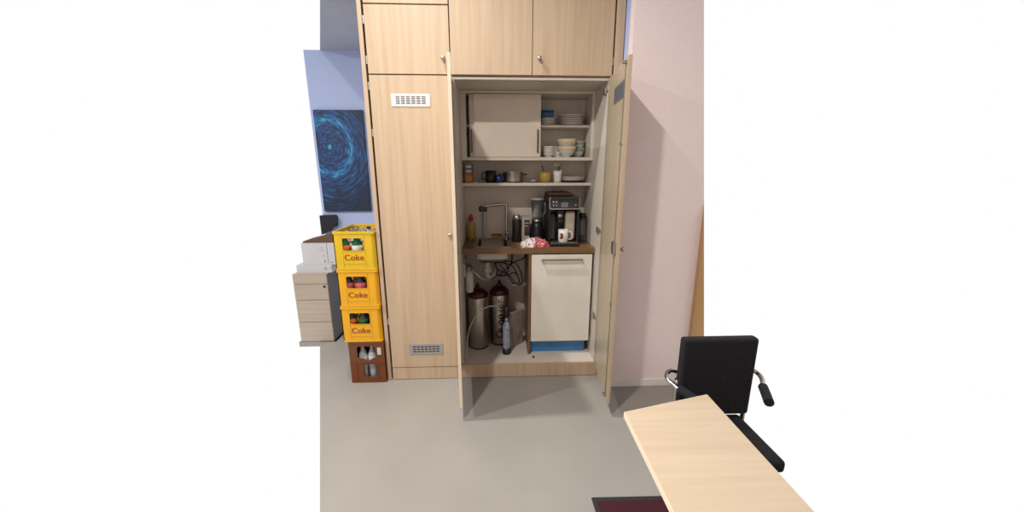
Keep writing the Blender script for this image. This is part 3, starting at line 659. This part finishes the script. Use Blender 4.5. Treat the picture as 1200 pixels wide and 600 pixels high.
plates('plate', .945, .46, 1.5545, .105, 3, 'plates on the open shelf', ['bottom white plate in the short stack on the open shelf', 'middle white plate in the short stack on the open shelf', 'topmost white plate in the short stack on the open shelf'], step=.011)

# ------------------------------------------------------------------ inside the wall cabinet
Z = 2.0032
plates('plate', .925, .475, Z, .108, 5, 'large plates on the upper cabinet shelf', ['large white plate, %s in the stack on the upper shelf' % w for w in ('lowest', 'second from bottom', 'middle', 'second from top', 'topmost')], step=.0155)
plates('plate', .722, .462, Z, .072, 4, 'small plates beneath the blue bowl', ['small white plate, %s beneath the blue box' % w for w in ('lowest', 'second from bottom', 'second from top', 'topmost')], step=.0140, h=.014)
bx = thing('food_container', 'blue plastic food container on the small plates, upper shelf', 'container', (.722, .462, 2.063))
bm = BM(); box(bm, .672, .768, .415, .505, 2.0635, 2.110, .010, 3); obj('tub', bm, M_blue, bx)
bm = BM(); box(bm, .668, .772, .411, .509, 2.1105, 2.122, .004); obj('lid', bm, M_blue, bx)
Z = 1.7502
def bowl(name, r, h, mo, mb, label, cat, loc, group):
    t = thing(name, label, cat, loc, group)
    bm = BM(); lathe(bm, [(0, 0), (r*.42, 0), (r*.42, .008), (r*.62, h*.25), (r*.88, h*.6), (r, h), (r-.004, h), (r*.84, h*.6), (r*.56, h*.25), (0, .014)], 36); obj('body', bm, mo, t, world=False)
    bm = BM(); lathe(bm, [(r*.905, h*.63), (r*.915, h*.635), (r*1.006, h*.97), (r*.995, h*.97)], 36); obj('coloured_band', bm, mb, t, world=False)
    return t
M_pinkb = mat('pink_stripe_glaze', (.50, .30, .34), .3); M_greenb = mat('grey_green_glaze', (.22, .29, .26), .3)
b1 = bowl('bowl', .078, .088, M_white, M_cream, 'white bowl with cream band, lower front bowl of the right stack', 'bowl', (.880, .415, Z), 'breakfast bowls')
b2 = copy_tree(b1, (.880, .415, Z+.056), 'cream-banded bowl nested on top of the front bowl')
b3 = bowl('bowl', .064, .083, M_white, M_greenb, 'bowl with grey-green band, lower of the rear pair at right', 'bowl', (.990, .508, Z), 'breakfast bowls')
b4 = copy_tree(b3, (.990, .508, Z+.054), 'grey-green banded bowl, upper of the rear pair at right')
src = None
for k, w in enumerate(('lowest', 'second', 'third', 'topmost')):
    if src is None:
        bm = BM(); lathe(bm, [(0, 0), (.025, 0), (.030, .008), (.045, .030), (.049, .038), (.046, .038), (.040, .029), (0, .006)], 32); src = obj('small_bowl', bm, M_white); o = src
    else: o = src.copy(); col.objects.link(o)
    o.location = (.735, .435, Z+k*.017); tag(o, 'small white bowl, %s in the low stack beside the sliding door' % w, 'bowl', 'small bowls in the wall cabinet')
ec = tag(obj('egg_cup', lathe(BM(), [(0, 0), (.016, 0), (.014, .006), (.006, .012), (.008, .018), (.018, .032), (.019, .042), (.016, .042), (0, .022)], 20), M_white), 'tiny white egg cup between small bowls and banded bowls', 'egg cup'); ec.location = (.806, .40, Z)

# ------------------------------------------------------------------ bottle crates
def bottle(name, label, loc, mg, ml, mc, group, h=.285, r=.036):
    t = thing(name, label, 'bottle', loc, group)
    k = h/.285
    bm = BM(); lathe(bm, [(0, 0), (r*.9, 0), (r, .006), (r, .10*k), (r*.99, .14*k), (r, .18*k), (r*.95, .192*k), (r*.52, .228*k), (r*.38, .25*k), (r*.38, .272*k), (0, .272*k)], 20); obj('glass_body', bm, mg, t, world=False)
    bm = BM(); lathe(bm, [(r*1.0, .130*k), (r*1.02, .131*k), (r*1.03, .178*k), (r*1.0, .179*k)], 20); obj('label_band', bm, ml, t, world=False)
    bm = BM(); lathe(bm, [(0, .265*k), (r*.46, .265*k), (r*.46, .283*k), (0, .285*k)], 16); obj('cap', bm, mc, t, world=False)
    return t
def crate(label, loc, my, rz=0, name='bottle_crate'):
    t = thing(name, label, 'crate', loc, 'yellow drinks crates in the stack', rz)
    W, D, H = .293, .385, .287; hw = W/2
    bm = BM(); w0, w1, h0, h1 = -hw+.062, hw-.080, .145, .238
    outer = [(-hw, .012), (hw-.022, .012), (hw-.022, H-.016), (-hw, H-.016)]
    plate(bm, outer, [rrect(w0, w1, h0, h1, .014)], .006)
    plate(bm, [(-hw, .012), (hw, .012), (hw, H-.016), (-hw, H-.016)], [rrect(-.075, .075, h0, h1, .014)], .006, Matrix.Translation((0, D-.006, 0)))
    prism(bm, [(hw-.022, 0), (hw-.020, .006), (hw-.006, .024), (hw, .022), (hw-.012, .006)], .012, H-.016)
    sd = Matrix.Rotation(PI/2, 4, 'Z')
    for xx in (-hw, hw-.006):
        box(bm, xx, xx+.006, .02, D-.02, .012, .13); box(bm, xx, xx+.006, .02, .11, .13, H-.016); box(bm, xx, xx+.006, D-.11, D-.02, .13, H-.016); box(bm, xx, xx+.006, .1, D-.1, .235, H-.016)
        box(bm, xx, xx+.006, D-.02, D-.004, .012, H-.016); 
        if xx < 0: box(bm, xx, xx+.006, .0, .02, .012, H-.016)
    box(bm, -hw+.005, hw-.005, .005, D-.005, .006, .014)
    body = obj('shell', bm, my, t, world=False)
    bm = BM()   # rims: an open rectangular band top and bottom
    zr = Matrix(((1, 0, 0, 0), (0, 0, 1, 0), (0, 1, 0, 0), (0, 0, 0, 1)))
    for z, th, e in ((H-.018, .018, .004), (0, .014, .002)):
        bm = BM(); plate(bm, rrect(-hw-e, hw+e, -e, D+e, .012), [rrect(-hw+.006, hw-.006, .006, D-.006, .010)], th, Matrix.Translation((0, 0, z)) @ zr)
        obj('rim', bm, my, t, world=False)
    bm = BM()
    for x in (w0-.006, w1+.004): box(bm, x, x+.003, -.003, .001, .014, H-.018)
    plate(bm, rrect(w0-.003, w1+.003, h0-.003, h1+.003, .016), [rrect(w0, w1, h0, h1, .014)], .004, Matrix.Translation((0, -.003, 0)))
    box(bm, w0-.004, w1+.004, -.003, .001, .048, .051)
    obj('ribs', bm, my, t, world=False)
    obj('lettering', text_bm('Coke', .062, .0008, Matrix.Translation(((w0+w1)/2, -.0012, .092)) @ FRONT, offset=.0016, spacing=1.05), M_logo, t, world=False)
    bm = BM(); 
    for yy in (.099, .190, .281): box(bm, -hw+.008, hw-.008, yy, yy+.003, .016, .125)
    
    box(bm, -.052, -.048, .012, D-.008, .016, .125); box(bm, .048, .052, .012, D-.008, .016, .125); obj('divider', bm, my, t, world=False)
    return t
CX = -.741
YC = -.045
levels = [(.352, M_yelor, 'lowest yellow drinks crate with Coke lettering, resting on the brown crate'),
          (.641, M_yelor, 'middle yellow drinks crate with Coke lettering in the stack'),
          (.930, M_yel, 'topmost yellow drinks crate with Coke lettering, bottle tops showing')]
for k, (z, my, lab) in enumerate(levels): crate(lab, (CX-.004*(k == 0), YC, z), my)
pos = ('left', 'centre', 'right')
for k, (z, my, lab) in enumerate(levels):
    rows = (0,) if k < 2 else (0, 1, 2, 3)
    lev = ('lowest', 'middle', 'topmost')[k]
    for r in rows:
        for c in range(3):
            x = CX-.004*(k == 0)+(c-1)*.093; y = YC+.055+r*.091
            if k == 2: mg_, ml_, mc_ = M_glassg, (M_labo if (c+r) % 2 == 0 else M_labw), (M_glassc if (r+c) % 4 else M_glassd)
            else: mg_, ml_, mc_ = M_glassd, (M_labp, M_labp, M_labw)[c] if k == 1 else (M_labo, M_glassg, M_labp)[c], M_black
            if k == 2 and r > 0: mg_ = M_glassc
            rown = ('front', 'second', 'third', 'rear')[r]
            desc = {'topmost': 'bottle', 'middle': 'dark glass bottle', 'lowest': 'dark glass bottle'}[lev]
            if k == 2: desc = ('green' if r == 0 else 'clear')+' glass bottle'
            bottle('glass_bottle', f'{desc} in the {rown} row, {pos[c]} place, of the {lev} yellow crate', (x, y, z+.0145), mg_, ml_, mc_, f'bottles in the {lev} yellow crate', h=.262 if k < 2 else .262, r=.038)
# brown crate
bc = thing('brown_crate', 'brown drinks crate with two openings at the bottom of the stack', 'crate', (-.729, -.045, 0))
bm = BM(); W, D, H = .270, .36, .350; hw = W/2
hexa = [(-.073, .215), (-.030, .205), (.005, .185), (.040, .205), (.070, .220), (.066, .300), (.050, .312), (-.060, .312), (-.073, .300)]
plate(bm, [(-hw, .010), (hw, .010), (hw, H-.002), (-hw, H-.002)], [hexa, rrect(-.034, .072, .048, .158, .02)], .007)
plate(bm, [(-hw, .010), (hw, .010), (hw, H-.002), (-hw, H-.002)], [rrect(-.06, .06, .215, .3, .02)], .007, Matrix.Translation((0, D-.007, 0)))
box(bm, -hw, -hw+.007, .004, D-.004, .010, H-.002); box(bm, hw-.007, hw, .004, D-.004, .010, H-.002); box(bm, -hw+.005, hw-.005, .005, D-.005, .004, .012)
bmesh.ops.translate(bm, vec=(-.729, -.045, 0), verts=bm.verts); obj('shell', bm, M_brn, bc)
bm = BM(); zr = Matrix(((1, 0, 0, 0), (0, 0, 1, 0), (0, 1, 0, 0), (0, 0, 0, 1)))
for z, th in ((0, .014), (H-.016, .0158), (.170, .006)):
    bm = BM(); plate(bm, rrect(-hw-.004, hw+.004, -.004, D+.004, .012), [rrect(-hw+.001, hw-.001, .001, D-.001, .008)], th, Matrix.Translation((-.729, -.045, z)) @ zr); obj('rim', bm, M_brn, bc)
bm = BM()
for x in (-.085, .082): box(bm, -.729+x, -.729+x+.003, -.048, -.044, .014, .170)
obj('ribs', bm, M_brn, bc)
bm = BM(); box(bm, -.729+.084, -.729+.112, -.0466, -.0451, .240, .300, .0004); obj('sticker', bm, M_plastic, bc)
for x, z, w in ((-.782, 0, 'left'), (-.708, 0, 'right')):
    bottle('glass_bottle', f'pale glass bottle at the {w} of the brown crate', (x, .02, .0125), M_milk, M_labw, M_plastic, 'bottles in the brown crate', h=.31, r=.033)

# ------------------------------------------------------------------ left background
pd = thing('pedestal', 'pale wood drawer pedestal by the blue wall behind the crates', 'pedestal', (-1.55, .95, 0))
bm = box(BM(), -1.64, -1.322, .722, 1.28, .0, .685, .002); obj('body', bm, M_grey, pd)
for z0, z1 in ((.005, .205), (.210, .430), (.435, .590), (.595, .6835)):
    bm = box(BM(), -1.638, -1.324, .704, .722, z0, z1, .001); d = obj('drawer', bm, M_ped, pd)
    if z0 == .435:
        bm = BM(); lathe(bm, [(0, 0), (.012, 0), (.012, .004), (0, .005)], 16, Matrix.Translation((-1.352, .704, .568)) @ Matrix.Rotation(PI/2, 4, 'X')); obj('lock', bm, M_black, d)
bm = box(BM(), -1.64, -1.322, .704, 1.28, .6855, .690); obj('top', bm, M_ped, pd)
def carton(label, x0, x1, y0, y1, z0, z1, prints):
    t = thing('cardboard_box', label, 'box', ((x0+x1)/2, (y0+y1)/2, z0), 'white boxes on the pedestal')
    bm = box(BM(), x0, x1, y0, y1, z0, z1, .001); obj('carton', bm, M_card, t)
    bm = BM()
    for (a, b, c, d) in prints: box(bm, a, b, y0-.0009, y0-.0002, c, d)
    obj('printing', bm, M_print, t)
carton('white cardboard box with dark printing, lowest on the wood pedestal', -1.62, -1.29, .76, 1.10, .6902, .765, [(-1.36, -1.335, .735, .742), (-1.36, -1.33, .72, .725), (-1.31, -1.29, .735, .74)])
carton('white cardboard box on edge with grey symbols, upper left by the painting', -1.56, -1.325, .78, 1.02, .7653, .975, [(-1.36, -1.348, .79, .805), (-1.375, -1.35, .85, .853), (-1.375, -1.355, .90, .904), (-1.378, -1.365, .93, .935)])
carton('plain white cardboard box squeezed between printed box and yellow crates', -1.321, -1.250, .78, 1.02, .7653, .975, [(-1.305, -1.275, .785, .790)])
bm = BM(); prism(bm, [(-1.55, .9753), (-1.265, .9753), (-1.27, 1.03), (-1.33, 1.045), (-1.55, .99)], 0, .20, Matrix.Translation((0, 1.0, 0)) @ Matrix.Rotation(PI/2, 4, 'X'))
tag(obj('brown_flap_box', bm, M_cardb), 'low brown slanted carton lying on top of the white boxes', 'box')
bm = BM(); prism(bm, [(-1.65, 1.145), (-1.505, 1.145), (-1.49, 1.12), (-1.497, 1.02), (-1.56, .995), (-1.58, .96), (-1.65, .93)], 0, .10, Matrix.Translation((0, 1.4995, 0)) @ Matrix.Rotation(PI/2, 4, 'X'))
bmesh.ops.translate(bm, vec=(.0, 0, 0.02), verts=bm.verts)
tag(obj('wall_fixture', bm, M_black), 'dark angular fixture on the blue wall below the painting', 'fixture')
pn = thing('painting', 'blue swirl painting on the pale blue wall', 'painting', (-1.60, 1.47, 1.73))
t = box(BM(), -1.62, -1.108, 1.465, 1.4995, 1.205, 2.27, .002)
bmesh.ops.translate(t, vec=(1.60, -1.466, -1.815), verts=t.verts)
o = obj('canvas', t, M_paint, pn, world=False); o.location = (0, -.004, .085)

# ------------------------------------------------------------------ mat, table, chair at the right
dm = thing('doormat', 'burgundy doormat with black rubber border under the table corner', 'doormat', (1.1, -1.5, 0))
bm = BM(); prism(bm, [(.772, -1.174), (1.37, -1.184), (1.38, -2.0), (.785, -2.0)], .0005, .006); obj('rubber_border', bm, M_rub, dm)
bm = BM(); prism(bm, [(.797, -1.202), (1.345, -1.21), (1.355, -1.975), (.81, -1.975)], .0062, .011); obj('pile', bm, M_mat, dm)
tb_ = thing('table', 'light maple table with pale edge in the right foreground', 'table', (1.2, -1.7, 0))
bm = BM(); poly = [(.783, -1.495), (1.165, -1.396), (1.150, -2.24), (.765, -2.30)]
prism(bm, poly, .716, .7395); obj('tabletop', bm, M_woodx, tb_)
bm = BM(); prism(bm, [(.7815, -1.4935), (1.165, -1.3942), (1.165, -1.396), (.783, -1.495)], .7165, .739); prism(bm, [(.7815, -1.4935), (.783, -1.495), (.765, -2.30), (.7635, -2.30)], .7165, .739); obj('edge_band', bm, M_edge, tb_)
for x, y in ((.95, -1.86), (.95, -2.20), (1.09, -1.75), (1.09, -2.18)):
    bm = BM(); lathe(bm, [(0, 0), (.03, 0), (.03, .01), (.022, .014), (.022, .7155), (0, .7155)], 20, loc=(x, y, .0115 if y > -1.97 else .0)); obj('leg', bm, M_steelh, tb_)
ch = thing('conference_chair', 'black chair with chrome bent armrest behind the maple table', 'chair', (1.36, -1.15, 0))
def CH(bm): return bm
bm = CH(box(BM(), 1.148, 1.50, -1.215, -1.165, .50, .895, .014, 3)); obj('backrest', bm, M_blackfab, ch)
bm = CH(box(BM(), 1.165, 1.483, -1.49, -1.17, .42, .48, .02, 3)); obj('seat', bm, M_blackfab, ch)
MIR = Matrix.Translation((2*1.324, 0, 0)) @ Matrix.Scale(-1, 4, (1, 0, 0))
def mirrored(bm): bmesh.ops.transform(bm, matrix=MIR, verts=bm.verts); bmesh.ops.reverse_faces(bm, faces=bm.faces); return bm
A1 = [(1.165, -1.15, .70), (1.130, -1.15, .705), (1.103, -1.17, .695), (1.100, -1.20, .685), (1.118, -1.235, .672), (1.135, -1.26, .668), (1.16, -1.33, .665)]
A2 = [(1.128, -1.25, .672), (1.150, -1.30, .668), (1.18, -1.36, .667)]
A3 = [(1.150, -1.18, .68), (1.150, -1.18, .35), (1.150, -1.18, .06), (1.155, -1.20, .025), (1.16, -1.26, .0225), (1.17, -1.50, .0225)]
obj('arm_tube', mirrored(tube(BM(), A1, .011, 12)), M_chrome, ch); obj('arm_pad', mirrored(tube(BM(), A2, .020, 12)), M_blackfab, ch); obj('frame_tube', mirrored(tube(BM(), A3, .011, 10, sub=4)), M_chrome, ch)
obj('cross_tube', tube(BM(), [(1.17, -1.50, .0225), (1.478, -1.50, .0225)], .011, 10, smooth=False), M_chrome, ch)
bm = BM(); tube(bm, [(1.165, -1.15, .70), (1.130, -1.15, .705), (1.103, -1.17, .695), (1.100, -1.20, .685), (1.118, -1.235, .672), (1.135, -1.26, .668), (1.16, -1.33, .665)], .011, 12); obj('arm_tube', bm, M_chrome, ch)
bm = BM(); tube(bm, [(1.128, -1.25, .672), (1.150, -1.30, .668), (1.18, -1.36, .667), (1.215, -1.43, .666)], .020, 12); obj('arm_pad', bm, M_blackfab, ch)
for pts in ([(1.150, -1.18, .68), (1.150, -1.18, .35), (1.150, -1.18, .06), (1.155, -1.20, .025), (1.16, -1.26, .0225), (1.17, -1.50, .0225)],):
    bm = BM(); tube(bm, pts, .011, 10, sub=4); obj('frame_tube', bm, M_chrome, ch)
